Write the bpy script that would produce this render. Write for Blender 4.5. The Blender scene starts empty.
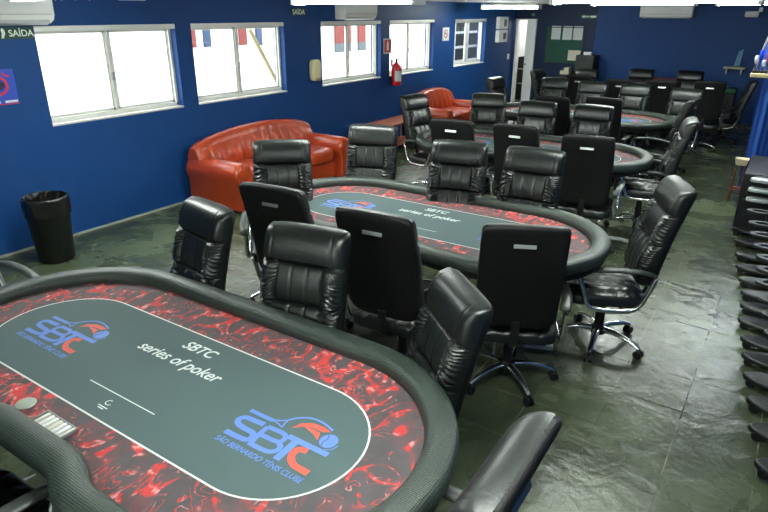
import bpy, math, random
from mathutils import Vector, Matrix, noise
random.seed(7)
PI = math.pi
COL = bpy.context.scene.collection
SC = bpy.context.scene

# ------------------------------------------------------------------ camera
H = 2.15
cam = bpy.data.objects.new('camera', bpy.data.cameras.new('camera'))
COL.objects.link(cam)
yaw, pit, rol = math.radians(33.43720676), math.radians(22.08387423), math.radians(0.29185194)
f = Vector((-math.sin(yaw)*math.cos(pit), math.cos(yaw)*math.cos(pit), -math.sin(pit)))
r = Vector((math.cos(yaw), math.sin(yaw), 0)); u = r.cross(f)
c_, s_ = math.cos(rol), math.sin(rol)
r2 = c_*r + s_*u; u2 = -s_*r + c_*u
m = Matrix((r2, u2, -f)).transposed().to_4x4(); m.translation = (0, 0, H)
cam.matrix_world = m
cam.data.sensor_width = 36; cam.data.lens = 603.41/768*36; cam.data.clip_start = .02
SC.camera = cam

# ------------------------------------------------------------------ world, exposure
w = bpy.data.worlds.new('world'); SC.world = w; w.use_nodes = True
bg = w.node_tree.nodes['Background']
bg.inputs['Color'].default_value = (.93, .98, 1, 1); bg.inputs['Strength'].default_value = 3.4
SC.view_settings.view_transform = 'Standard'; SC.view_settings.look = 'None'
SC.view_settings.exposure = 0.8; SC.view_settings.gamma = 1; SC.view_settings.use_curve_mapping = False
LAMP_POWER = 50.0

# ------------------------------------------------------------------ materials
def lin(c):
    return tuple(((v/255)/12.92 if v/255 <= .04045 else ((v/255+.055)/1.055)**2.4) for v in c)
MATS = {}
def mat(name, rgb, rough=.5, metal=0, spec=.5, bump=0, bscale=200, var=0, vscale=6, emit=None, estr=0, coat=0):
    if name in MATS: return MATS[name]
    m = bpy.data.materials.new(name); m.use_nodes = True; nt = m.node_tree; b = nt.nodes['Principled BSDF']
    c = lin(rgb) + (1,)
    b.inputs['Base Color'].default_value = c; b.inputs['Roughness'].default_value = rough
    b.inputs['Metallic'].default_value = metal; b.inputs['Specular IOR Level'].default_value = spec
    b.inputs['Coat Weight'].default_value = coat
    if emit: b.inputs['Emission Color'].default_value = lin(emit)+(1,); b.inputs['Emission Strength'].default_value = estr
    tc = nt.nodes.new('ShaderNodeTexCoord')
    if bump:
        n = nt.nodes.new('ShaderNodeTexNoise'); n.inputs['Scale'].default_value = bscale; n.inputs['Detail'].default_value = 3
        nt.links.new(tc.outputs['Object'], n.inputs['Vector'])
        bp = nt.nodes.new('ShaderNodeBump'); bp.inputs['Strength'].default_value = bump; bp.inputs['Distance'].default_value = .01
        nt.links.new(n.outputs['Fac'], bp.inputs['Height']); nt.links.new(bp.outputs['Normal'], b.inputs['Normal'])
    if var:
        n = nt.nodes.new('ShaderNodeTexNoise'); n.inputs['Scale'].default_value = vscale; n.inputs['Detail'].default_value = 4
        nt.links.new(tc.outputs['Object'], n.inputs['Vector'])
        mx = nt.nodes.new('ShaderNodeMix'); mx.data_type = 'RGBA'
        mx.inputs[6].default_value = tuple(v*(1-var) for v in c[:3])+(1,); mx.inputs[7].default_value = tuple(min(1, v*(1+var)) for v in c[:3])+(1,)
        nt.links.new(n.outputs['Fac'], mx.inputs[0]); nt.links.new(mx.outputs[2], b.inputs['Base Color'])
    MATS[name] = m
    return m

def N(nt, t, **k):
    n = nt.nodes.new(t)
    for a, v in k.items(): setattr(n, a, v)
    return n
def math_node(nt, op, a, b=None, clamp=False):
    n = N(nt, 'ShaderNodeMath', operation=op, use_clamp=clamp)
    for i, v in enumerate((a, b)):
        if v is None: continue
        if isinstance(v, (int, float)): n.inputs[i].default_value = v
        else: nt.links.new(v, n.inputs[i])
    return n.outputs[0]
def mixc(nt, fac, a, b):
    n = N(nt, 'ShaderNodeMix', data_type='RGBA')
    for i, v in ((0, fac), (6, a), (7, b)):
        if isinstance(v, tuple): n.inputs[i].default_value = v
        elif isinstance(v, (int, float)): n.inputs[i].default_value = v
        else: nt.links.new(v, n.inputs[i])
    return n.outputs[2]
def ramp(nt, x, a, b):
    n = N(nt, 'ShaderNodeMapRange', interpolation_type='SMOOTHSTEP')
    nt.links.new(x, n.inputs[0]); n.inputs[1].default_value = a; n.inputs[2].default_value = b
    return n.outputs[0]
def noise_node(nt, vec, scale, detail=3, dist=0, rough=.5):
    n = N(nt, 'ShaderNodeTexNoise'); nt.links.new(vec, n.inputs['Vector'])
    n.inputs['Scale'].default_value = scale; n.inputs['Detail'].default_value = detail
    n.inputs['Distortion'].default_value = dist; n.inputs['Roughness'].default_value = rough
    return n.outputs['Fac']

def floor_material():
    m = bpy.data.materials.new('slate_tiles'); m.use_nodes = True; nt = m.node_tree; b = nt.nodes['Principled BSDF']
    tc = N(nt, 'ShaderNodeTexCoord'); mp = N(nt, 'ShaderNodeMapping'); nt.links.new(tc.outputs['Object'], mp.inputs['Vector'])
    mp.inputs['Location'].default_value = (.155, .12, 0)
    v = tc.outputs['Object']
    br = N(nt, 'ShaderNodeTexBrick', offset=0.0, squash=1.0)
    nt.links.new(mp.outputs['Vector'], br.inputs['Vector'])
    br.inputs['Scale'].default_value = 1; br.inputs['Brick Width'].default_value = .39; br.inputs['Row Height'].default_value = .39
    br.inputs['Mortar Size'].default_value = .0035; br.inputs['Mortar Smooth'].default_value = .2; br.inputs['Bias'].default_value = 0
    br.inputs['Color1'].default_value = lin((56, 62, 50))+(1,); br.inputs['Color2'].default_value = lin((80, 87, 70))+(1,)
    n1 = noise_node(nt, v, 1.7, 6, .6, .6); n2 = noise_node(nt, v, 9, 6, 1.2, .65); n3 = noise_node(nt, v, .8, 3)
    c = mixc(nt, ramp(nt, n1, .3, .7), lin((50, 60, 41))+(1,), lin((92, 104, 74))+(1,))
    c = mixc(nt, .4, c, br.outputs['Color'])
    c = mixc(nt, math_node(nt, 'MULTIPLY', ramp(nt, n2, .58, .8), .35), c, lin((128, 126, 98))+(1,))
    c = mixc(nt, math_node(nt, 'MULTIPLY', ramp(nt, n2, .42, .2), .5), c, lin((45, 52, 46))+(1,))
    gm = mixc(nt, ramp(nt, noise_node(nt, v, 2.3, 2), .45, .6), lin((50, 52, 42))+(1,), lin((150, 150, 128))+(1,))
    c = mixc(nt, math_node(nt, 'MULTIPLY', br.outputs['Fac'], .6), c, gm)
    nt.links.new(c, b.inputs['Base Color'])
    ro = N(nt, 'ShaderNodeMapRange'); nt.links.new(n1, ro.inputs[0]); ro.inputs[3].default_value = .15; ro.inputs[4].default_value = .38; b.inputs['Specular IOR Level'].default_value = .4
    nt.links.new(ro.outputs[0], b.inputs['Roughness'])
    h = math_node(nt, 'ADD', math_node(nt, 'MULTIPLY', n2, .5), math_node(nt, 'MULTIPLY', noise_node(nt, v, 3.5, 4, 1.5), 1.0))
    h = math_node(nt, 'SUBTRACT', h, math_node(nt, 'MULTIPLY', br.outputs['Fac'], .25))
    bp = N(nt, 'ShaderNodeBump'); bp.inputs['Strength'].default_value = .36; bp.inputs['Distance'].default_value = .02
    nt.links.new(h, bp.inputs['Height']); nt.links.new(bp.outputs['Normal'], b.inputs['Normal'])
    return m

def flame_material():
    m = bpy.data.materials.new('flame_print_felt'); m.use_nodes = True; nt = m.node_tree; b = nt.nodes['Principled BSDF']
    tc = N(nt, 'ShaderNodeTexCoord'); v = tc.outputs['Object']
    mp = N(nt, 'ShaderNodeMapping'); nt.links.new(v, mp.inputs['Vector']); mp.inputs['Rotation'].default_value = (0, 0, .6); mp.inputs['Scale'].default_value = (1.0, .72, 1)
    n = noise_node(nt, mp.outputs['Vector'], 4.6, 1.5, 1.8, .45)
    rd = math_node(nt, 'ABSOLUTE', math_node(nt, 'SUBTRACT', n, .5))
    thin = ramp(nt, rd, .036, .012)
    n2 = noise_node(nt, v, 7.0, 2, .8); msk = ramp(nt, n2, .45, .53)
    fl = math_node(nt, 'MULTIPLY', thin, msk)
    nb = noise_node(nt, mp.outputs['Vector'], 8, 1.5, 2.6, .45)
    blob = math_node(nt, 'MULTIPLY', ramp(nt, nb, .57, .66), ramp(nt, n2, .44, .54))
    fl = math_node(nt, 'MAXIMUM', fl, blob)
    nc = noise_node(nt, mp.outputs['Vector'], 9.5, 1.5, 2.4, .45)
    rc = math_node(nt, 'ABSOLUTE', math_node(nt, 'SUBTRACT', nc, .52))
    n5 = noise_node(nt, v, 5.2, 2, .5)
    fl = math_node(nt, 'MAXIMUM', fl, math_node(nt, 'MULTIPLY', math_node(nt, 'MULTIPLY', ramp(nt, rc, .03, .008), ramp(nt, n5, .46, .54)), .85))
    n3 = noise_node(nt, v, 30, 3, .5); soft = math_node(nt, 'MULTIPLY', ramp(nt, rd, .10, .01), .16)
    c = mixc(nt, noise_node(nt, v, 14, 3), lin((66, 62, 65))+(1,), lin((90, 85, 88))+(1,))
    c = mixc(nt, soft, c, lin((170, 60, 62))+(1,))
    red = mixc(nt, ramp(nt, n3, .5, .68), lin((196, 58, 56))+(1,), lin((222, 152, 150))+(1,))
    c = mixc(nt, fl, c, red)
    nt.links.new(c, b.inputs['Base Color']); b.inputs['Roughness'].default_value = .7; b.inputs['Specular IOR Level'].default_value = .3
    return m

def rail_material():
    m = bpy.data.materials.new('embossed_vinyl'); m.use_nodes = True; nt = m.node_tree; b = nt.nodes['Principled BSDF']
    b.inputs['Base Color'].default_value = lin((44, 54, 48))+(1,); b.inputs['Roughness'].default_value = .4
    tc = N(nt, 'ShaderNodeTexCoord')
    vo = N(nt, 'ShaderNodeTexVoronoi'); nt.links.new(tc.outputs['Object'], vo.inputs['Vector']); vo.inputs['Scale'].default_value = 125; vo.inputs['Randomness'].default_value = .15
    bp = N(nt, 'ShaderNodeBump'); bp.inputs['Strength'].default_value = .55; bp.inputs['Distance'].default_value = .004; bp.invert = True
    nt.links.new(vo.outputs['Distance'], bp.inputs['Height']); nt.links.new(bp.outputs['Normal'], b.inputs['Normal'])
    return m

def glass_material():
    m = bpy.data.materials.new('window_glass'); m.use_nodes = True; nt = m.node_tree
    for n in list(nt.nodes):
        if n.type != 'OUTPUT_MATERIAL': nt.nodes.remove(n)
    t = N(nt, 'ShaderNodeBsdfTransparent'); g = N(nt, 'ShaderNodeBsdfGlossy'); g.inputs['Roughness'].default_value = .02
    mx = N(nt, 'ShaderNodeMixShader'); mx.inputs[0].default_value = .06
    nt.links.new(t.outputs[0], mx.inputs[1]); nt.links.new(g.outputs[0], mx.inputs[2])
    nt.links.new(mx.outputs[0], nt.nodes['Material Output'].inputs['Surface'])
    return m

M_FLOOR = floor_material(); M_FLAME = flame_material(); M_RAIL = rail_material(); M_GLASS = glass_material()
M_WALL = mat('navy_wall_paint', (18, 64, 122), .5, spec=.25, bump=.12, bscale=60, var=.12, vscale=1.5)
M_WALL_SHADED = mat('shaded_navy_wall', (10, 34, 66), .5, spec=.25, bump=.1, bscale=60, var=.15, vscale=1.5)  # same navy wall, with dim lamp light put into a darker colour
M_CEIL = mat('ceiling_paint', (228, 232, 226), .8, bump=.05, bscale=40)
M_WHITE = mat('white_paint', (248, 248, 244), .55)
M_ALU = mat('pale_aluminium', (226, 226, 218), .42, metal=.25)
M_LEATHER = mat('black_leather', (17, 22, 20), .36, spec=.55, bump=.06, bscale=140)
M_VINYL = mat('black_matt_vinyl', (10, 10, 11), .55, spec=.35, bump=.2, bscale=160)
M_CHROME = mat('chrome', (225, 226, 225), .2, metal=1)
M_SILVER = mat('brushed_silver', (165, 168, 165), .35, metal=.8)
M_PLASTIC = mat('black_plastic', (24, 26, 25), .38)
M_ARM = mat('grey_black_arm_plastic', (54, 59, 56), .42)
M_RED = mat('red_orange_leather', (170, 62, 28), .3, spec=.6, bump=.2, bscale=25, var=.12, vscale=4)
M_WOOD = mat('orange_brown_wood', (168, 88, 46), .4, var=.25, vscale=9)
M_FELT = mat('grey_green_felt', (76, 94, 95), .75, spec=.3, bump=.1, bscale=600)
M_LINE = mat('white_print', (216, 222, 220), .6)
M_BLUEINK = mat('blue_print', (92, 126, 205), .6)
M_REDINK = mat('red_print', (214, 84, 66), .6)

# ------------------------------------------------------------------ mesh helpers
class MB:
    def __init__(s): s.v = []; s.f = []; s.mi = []
    def add(s, v, f, mi=0):
        o = len(s.v); s.v += [tuple(p) for p in v]; s.f += [tuple(i+o for i in q) for q in f]; s.mi += [mi]*len(f)
        return s
    def box(s, x0, x1, y0, y1, z0, z1, mi=0, rot=None, piv=(0, 0, 0)):
        v = [(x, y, z) for x in (x0, x1) for y in (y0, y1) for z in (z0, z1)]
        if rot is not None:
            p = Vector(piv); v = [tuple(rot @ (Vector(q)-p) + p) for q in v]
        return s.add(v, [(0, 1, 3, 2), (4, 6, 7, 5), (0, 4, 5, 1), (2, 3, 7, 6), (0, 2, 6, 4), (1, 5, 7, 3)], mi)
    def tube(s, pts, rad, n=10, closed=False, mi=0, flat=1.0, up=None):
        pts = [Vector(p) for p in pts]; k = len(pts)
        rad = [rad]*k if isinstance(rad, (int, float)) else rad
        v = []; prev = Vector(up) if up else None
        for i, p in enumerate(pts):
            a = pts[(i-1) % k] if (closed or i > 0) else p
            b = pts[(i+1) % k] if (closed or i < k-1) else p
            t = (b-a).normalized()
            if prev is None: prev = Vector((0, 0, 1)) if abs(t.z) < .9 else Vector((1, 0, 0))
            x = (prev - prev.dot(t)*t)
            x = x.normalized() if x.length > 1e-5 else t.orthogonal().normalized()
            y = t.cross(x)
            if not up: prev = x
            for j in range(n):
                q = 2*PI*j/n
                v.append(p + x*math.cos(q)*rad[i]*flat + y*math.sin(q)*rad[i])
        fs = []
        for i in range(k if closed else k-1):
            i2 = (i+1) % k
            for j in range(n):
                j2 = (j+1) % n
                fs.append((i*n+j, i*n+j2, i2*n+j2, i2*n+j))
        if not closed:
            fs.append(tuple(reversed(range(n)))); fs.append(tuple((k-1)*n+j for j in range(n)))
        return s.add(v, fs, mi)
    def lathe(s, prof, n=24, cx=0, cy=0, axis='z', mi=0, cz=0):
        v = []
        for (r_, z) in prof:
            for j in range(n):
                a = 2*PI*j/n; p, q = r_*math.cos(a), r_*math.sin(a)
                v.append((cx+p, cy+q, cz+z) if axis == 'z' else ((cx+z, cy+p, cz+q) if axis == 'x' else (cx+p, cy+z, cz+q)))
        fs = []
        for i in range(len(prof)-1):
            for j in range(n):
                j2 = (j+1) % n; fs.append((i*n+j, i*n+j2, (i+1)*n+j2, (i+1)*n+j))
        fs.append(tuple(reversed(range(n)))); fs.append(tuple((len(prof)-1)*n+j for j in range(n)))
        return s.add(v, fs, mi)
    def prism(s, poly, z0, z1, mi=0):
        n = len(poly)
        v = [(x, y, z0) for x, y in poly]+[(x, y, z1) for x, y in poly]
        fs = [tuple(reversed(range(n))), tuple(range(n, 2*n))]+[(i, (i+1) % n, n+(i+1) % n, n+i) for i in range(n)]
        return s.add(v, fs, mi)
    def grid(s, fn, nu, nv, mi=0, closeu=False):
        v = [fn(i/(nu if closeu else nu-1), j/(nv-1)) for j in range(nv) for i in range(nu)]
        fs = []
        for j in range(nv-1):
            for i in range(nu if closeu else nu-1):
                i2 = (i+1) % nu; fs.append((j*nu+i, j*nu+i2, (j+1)*nu+i2, (j+1)*nu+i))
        return s.add(v, fs, mi)
    def build(s, name, mats, parent=None, smooth=True, bevel=0, angle=40, loc=None, rz=0):
        me = bpy.data.meshes.new(name); me.from_pydata(s.v, [], s.f)
        for m_ in (mats if isinstance(mats, (list, tuple)) else [mats]): me.materials.append(m_)
        me.polygons.foreach_set('material_index', s.mi)
        me.update()
        if smooth:
            me.polygons.foreach_set('use_smooth', [True]*len(me.polygons))
            try: me.set_sharp_from_angle(angle=math.radians(angle))
            except Exception: pass
        o = bpy.data.objects.new(name, me); COL.objects.link(o)
        if parent: o.parent = parent
        if loc is not None: o.location = loc
        o.rotation_euler.z = rz
        if bevel:
            b = o.modifiers.new('bevel', 'BEVEL'); b.width = bevel; b.segments = 3; b.limit_method = 'ANGLE'; b.angle_limit = math.radians(50)
        return o

def thing(name, label, cat, loc=(0, 0, 0), rz=0, group=None):
    o = bpy.data.objects.new(name, None); COL.objects.link(o); o.empty_display_size = .1
    o.location = loc; o.rotation_euler = (0, 0, rz); o['label'] = label; o['category'] = cat
    if group: o['group'] = group
    return o
def tag(o, label, cat, group=None):
    o['label'] = label; o['category'] = cat
    if group: o['group'] = group
    return o
def struct(mb, name, m_, smooth=False, **k):
    o = mb.build(name, m_, smooth=smooth, **k); o['kind'] = 'structure'; return o
def kids(o, table): return table.get(o, [])
def copy_tree(src, parent=None):
    c = src.copy(); COL.objects.link(c)
    if parent: c.parent = parent
    for ch in list(src.children): copy_tree(ch, c)
    return c
def bez(p, n=10):
    # Catmull-Rom through points
    out = []; k = len(p); P = [Vector(q) for q in p]
    for i in range(k-1):
        a = P[max(i-1, 0)]; b = P[i]; c = P[i+1]; d = P[min(i+2, k-1)]
        for j in range(n):
            t = j/n
            out.append(.5*((2*b)+(c-a)*t+(2*a-5*b+4*c-d)*t*t+(3*b-a-3*c+d)*t**3))
    out.append(P[-1]); return out
def text_mesh(name, body, size, m_, parent, loc, shear=0, offset=0, rot=(0, 0, 0), align='CENTER', width=None, extr=.0004, part=True, spacing=1):
    cu = bpy.data.curves.new(name, 'FONT'); cu.body = body; cu.size = size; cu.shear = shear; cu.offset = offset; cu.extrude = extr
    cu.align_x = align; cu.space_character = spacing
    t = bpy.data.objects.new(name, cu); COL.objects.link(t)
    bpy.context.view_layer.update()
    me = bpy.data.meshes.new_from_object(t.evaluated_get(bpy.context.evaluated_depsgraph_get()))
    COL.objects.unlink(t); bpy.data.objects.remove(t)
    me.materials.clear(); me.materials.append(m_); me.name = name
    if width:
        xs = [v.co.x for v in me.vertices]; s = width/(max(xs)-min(xs))
        for v in me.vertices: v.co.x *= s
    o = bpy.data.objects.new(name, me); COL.objects.link(o); o.parent = parent; o.location = loc; o.rotation_euler = rot
    return o
def ribbon(mb, pts, wd, z=0, mi=0, closed=False):
    P = [Vector((p[0], p[1])) for p in pts]; k = len(P); v = []
    for i in range(k):
        a = P[(i-1) % k] if closed or i > 0 else P[i]; b = P[(i+1) % k] if closed or i < k-1 else P[i]
        t = (b-a).normalized(); n = Vector((-t.y, t.x))
        v += [(*(P[i]+n*wd/2), z), (*(P[i]-n*wd/2), z)]
    fs = [(2*i, 2*i+1, 2*((i+1) % k)+1, 2*((i+1) % k)) for i in range(k if closed else k-1)]
    mb.add(v, fs, mi)

# ------------------------------------------------------------------ room shell
XL, XR, YB, YF, ZC = -5.85, .95, 14.4, -2.6, 2.32
struct(MB().add([(XL-.3, YF, 0), (XR+.3, YF, 0), (XR+.3, YB+2.6, 0), (XL-.3, YB+2.6, 0), (XL-.3, YF, -.1), (XR+.3, YF, -.1), (XR+.3, YB+2.6, -.1), (XL-.3, YB+2.6, -.1)],
    [(0, 1, 2, 3), (7, 6, 5, 4), (0, 4, 5, 1), (1, 5, 6, 2), (2, 6, 7, 3), (3, 7, 4, 0)]), 'floor', M_FLOOR)
struct(MB().box(XL-.2, XR+.2, YF, YB+2.6, ZC, ZC+.1), 'ceiling', M_CEIL)
WZ0, WZ1 = 1.11, 2.01
WINS = [(3.10, 4.65), (4.87, 6.41), (7.19, 8.73), (9.00, 10.52), (11.36, 12.80)]
wl = MB(); WT = .2
wl.box(XL-WT, XL, YF, YB+.2, 0, WZ0); wl.box(XL-WT, XL, YF, YB+.2, WZ1, ZC)
ys = [YF]+[q for w_ in WINS for q in w_]+[YB+.2]
for i in range(0, len(ys), 2): wl.box(XL-WT, XL, ys[i], ys[i+1], WZ0, WZ1)
struct(wl, 'wall_left', M_WALL)
wb = MB()   # back wall with the doorway in its left corner
DX0, DX1, DZ = -5.83, -5.30, 2.0
wb.box(-3.95, XR+.2, YB, YB+.15, 0, ZC)
struct(wb, 'wall_back', M_WALL)
struct(MB().box(DX1, -3.95, YB, YB+.15, 0, ZC).box(XL, DX1, YB, YB+.15, DZ, ZC), 'wall_back_shaded', M_WALL_SHADED)  # left stretch of the back wall, shade painted in by its darker colour
struct(MB().box(XR, XR+.15, YF, YB+.15, 0, ZC), 'wall_right', M_WALL)
struct(MB().box(XL-.2, XR+.15, YF-.15, YF, 0, ZC), 'wall_front', M_WHITE)
# room beyond the doorway
struct(MB().box(XL-.2, DX1+1.2, YB+2.4, YB+2.5, 0, ZC).box(XL-.3, XL-.15, YB+.15, YB+2.5, 0, ZC).box(DX1+1.2, DX1+1.3, YB+.15, YB+2.5, 0, ZC), 'wall_far_room', M_WHITE)
struct(MB().box(XL, XL+.012, YF, YB, 0, .022), 'baseboard_left', mat('pale_grout', (160, 162, 148), .7, var=.3, vscale=4))
struct(MB().box(DX1, XR, YB-.012, YB, 0, .06), 'baseboard_back', mat('dark_skirting', (34, 40, 44), .5))

def window(i, y0, y1):
    fr = MB(); xo = XL-.11; t = .035
    fr.box(xo-.04, XL+.006, y0, y1, WZ0, WZ0+.02)                       # sill plate
    for a, b in ((y0, y0+t), (y1-t, y1)): fr.box(xo-.04, xo+.03, a, b, WZ0, WZ1)
    fr.box(xo-.04, XL+.004, y0, y1, WZ1-.05, WZ1); fr.box(xo-.04, xo+.03, y0, y1, WZ0+.02, WZ0+.06)
    o = fr.build('window_%d' % i, M_ALU, smooth=False, bevel=.004); o['kind'] = 'structure'
    ym = (y0+y1)/2
    s = MB()
    s.box(xo-.02, xo+.012, ym-.015, ym+.015, WZ0+.05, WZ1-.05)
    for a, b in ((y0+t, ym-.02), (ym+.02, y1-t)):
        s.box(xo-.02, xo+.0, a, a+.022, WZ0+.05, WZ1-.05); s.box(xo-.02, xo, b-.022, b, WZ0+.05, WZ1-.05)
        s.box(xo-.02, xo, a, b, WZ0+.055, WZ0+.085); s.box(xo-.02, xo, a, b, WZ1-.075, WZ1-.05)
    s.build('sash', M_ALU, o, smooth=False)
    MB().box(xo-.012, xo-.008, y0+t, y1-t, WZ0+.06, WZ1-.05).build('pane', M_GLASS, o, smooth=False)
    l = MB(); l.box(xo+.012, xo+.03, ym-.012, ym+.012, WZ0+.36, WZ0+.44); l.build('latch', M_SILVER, o, smooth=False, bevel=.003)
for i, (a, b) in enumerate(WINS): window(i+1, a, b)

# outside the windows: pale yard wall, neighbouring house with red front and blue windows
struct(MB().box(-14, XL-.5, -2, 20, -1.2, -1.1), 'ground_outside', mat('pale_concrete', (215, 214, 208), .9))
yard = MB().box(-10.6, -10.4, -1, 26, -1.1, 1.1).build('yard_wall', mat('white_yard_paint', (235, 235, 230), .8), smooth=False)
yard['kind'] = 'structure'
nb = thing('neighbouring_house', 'red fronted house with blue windows seen over the yard wall outside', 'house', (-12.6, 12, -1.1))
MB().box(-.5, .5, -7, 14, 0, 6.5).build('facade', mat('white_yard_paint', (235, 235, 230), .8), nb, smooth=False)
for ya, yb, z0, c in ((-1.95, -1.85, 2.43, 0), (-1.6, -1.4, 2.43, 1), (-.45, -.2, 2.43, 0), (.15, .35, 2.40, 1), (3.5, 4.3, 2.32, 0), (4.7, 5.1, 2.32, 0), (5.5, 5.8, 2.32, 0)):
    MB().box(.5, .56, ya, yb, z0, 3.4).build('window_frame' if c else 'red_panel', mat('blue_grey_frame', (40, 62, 96), .5) if c else mat('red_facade', (118, 56, 52), .8), nb, smooth=False)
    if z0 == 2.32: MB().box(.5, .565, ya, yb, 2.03, 2.32).build('lower_window', mat('grey_window', (74, 88, 96), .5), nb, smooth=False)
tag(MB().tube([(-7.0, 6.92, 1.89), (-7.0, 7.45, 1.07), (-7.0, 8.85, -1.1)], .03, 10).build('slanted_pole', mat('beige_pole', (150, 138, 96), .6)), 'slanted beige pole standing outside the second window', 'pole')
# lattice outside window 5
lat = thing('lattice_screen', 'white square lattice screen with dark panels outside the rightmost window', 'screen', (-6.55, 13.4, -1.1))
MB().box(-.02, 0, -.80, .60, 0, 3.4).build('dark_panel', mat('dark_green_grey_panel', (46, 54, 50), .6), lat, smooth=False)
lb = MB()
for q, w_ in ((-.80, .11), (-.13, .09), (.50, .30)): lb.box(0, .03, q, q+w_, 0, 3.4)
for q in (1.88, 2.18, 2.48, 2.79, 3.06): lb.box(0, .032, -.80, .8, q, q+.05)
lb.build('lattice', M_WHITE, lat, smooth=False)
pipe = MB().tube([(-7.6, 9.0, -1.1), (-7.6, 9.0, 3.0)], .07, 14).build('post', M_WHITE)
tag(pipe, 'pale round post standing outside the third window', 'post')

# ------------------------------------------------------------------ ceiling lamps
M_TUBE = mat('lit_tube', (255, 255, 250), .5, emit=(246, 255, 250), estr=LAMP_POWER)
M_LAMPBODY = mat('lamp_body', (226, 228, 222), .5)
def ceiling_lamp(x0, y0, x1, y1, label, z=2.235):
    c = Vector(((x0+x1)/2, (y0+y1)/2, z)); L = math.hypot(x1-x0, y1-y0); rz = math.atan2(y1-y0, x1-x0)
    t = thing('ceiling_lamp', label, 'lamp', c, rz, 'tube lamps under the ceiling')
    b = MB().box(-L/2, L/2, -.09, .09, .02, .055); b.box(-L/2, -L/2+.03, -.09, .09, -.04, .03); b.box(L/2-.03, L/2, -.09, .09, -.04, .03)
    b.box(-L/2+.15, -L/2+.2, -.02, .02, .05, ZC-z); b.box(L/2-.2, L/2-.15, -.02, .02, .05, ZC-z)
    b.build('housing', M_LAMPBODY, t, smooth=False, bevel=.006)
    for s in (-1, 1):
        MB().tube([(-L/2+.03, s*.045, -.008), (L/2-.03, s*.045, -.008)], .02, 12).build('tube', M_TUBE, t)
ceiling_lamp(-3.84, 4.4, -2.58, 4.4, 'white twin tube lamp above the second poker table, left one in the photo')
ceiling_lamp(-1.52, 4.4, -.26, 4.4, 'white twin tube lamp at the top right of the photo')
ceiling_lamp(-5.35, 11.5, -4.2, 11.5, 'white twin tube lamp near the far left corner by the doorway')
ceiling_lamp(-1.0, 8.6, .25, 8.6, 'added white twin tube lamp brightening the far right of the room', 2.265)  # added lamp, lifts the dim far floor on the right
ceiling_lamp(-2.45, 8.6, -1.2, 8.6, 'added white twin tube lamp brightening the back, over the fourth poker table', 2.265)  # added lamp, brightens the back of the room
ceiling_lamp(-4.8, 2.5, -3.5, 2.5, 'white twin tube lamp at the top left, just above the first window', 2.243)
ceiling_lamp(-1.3, 1.4, -.1, 1.4, 'white twin tube lamp over the right of the nearest poker table')
ceiling_lamp(-2.4, -1.2, -1.1, -1.2, 'white twin tube lamp behind the camera')

# ------------------------------------------------------------------ office chair
def sm(a, b, x):
    t = max(0, min(1, (x-a)/(b-a))); return t*t*(3-2*t)
def pleat(x): return 1-abs(((x) % 1)*2-1)**1.0

def back_shape(u_, v_):
    """u -1..1, v 0 (bottom)..1 (top) -> x, z on the rest, thickness edge factor"""
    W = .222 + .006*math.sin(v_*PI)
    corner = max(0, (v_-.95)/.05)**2.5*.014 + max(0, (.08-v_)/.08)**2*.03
    x = u_*(W-corner)
    z = .525 + .662*v_ - .008*abs(u_)**3*sm(.8, 1, v_) + .02*abs(u_)**4*sm(.2, 0, v_)
    return x, z
def lean(z): return -.205 - .15*(max(0, z-.45)/.7)**1.6          # y of the back's middle plane at height z
def back_front(u_, v_, wr):
    x, z = back_shape(u_, v_)
    e = (1-abs(u_)**12)**.5 * (1-max(0, (abs(v_-.5)*2))**22)**.5 if abs(u_) < 1 and 0 < v_ < 1 else 0
    d = .046
    # roll at the head
    SP = .745
    if v_ > SP:
        t = (v_-SP)/(1-SP); d += .026*math.sin(min(1, t)*PI)**.5
        d -= .006*math.exp(-((abs(u_)-.72)/.016)**2)
    elif v_ > .46:
        t = (v_-.46)/(SP-.46); a = abs(u_); env = math.sin(t*PI)**.6
        if a > .54:
            b_ = math.sin(min(1, (a-.54)/.46)*PI)**.55*.030
            ph = v_*34+2.2*noise.noise(Vector((u_*2.5, v_*6, wr)))+(u_*2.2 if u_ > 0 else -u_*2.2)*(1 if v_ > .5 else -1)
            b_ += .016*(pleat(ph)**1.5-.5)*sm(.54, .62, a)*(0.75+.9*noise.noise(Vector((u_*7, v_*14, wr+4))))
            d += b_
        else:
            d += .014*env - .006*math.exp(-((a-.19)/.014)**2)
        d += .006*env
    else:
        t = v_/.46; a = abs(u_)
        d += .042*math.sin(max(.02, t)*PI)**.6
        if a < .54: d -= .009*math.exp(-((a-.19)/.014)**2)
        else: d += .015*(pleat(v_*33+u_*2+2*noise.noise(Vector((u_*4, v_*9, wr))))-.5)
        d -= .006*math.exp(-((a-.54)/.015)**2)
    for s_ in (.46, .745): d -= .014*math.exp(-((v_-s_)/.010)**2)
    return x, lean(z)+d*e, z

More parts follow.
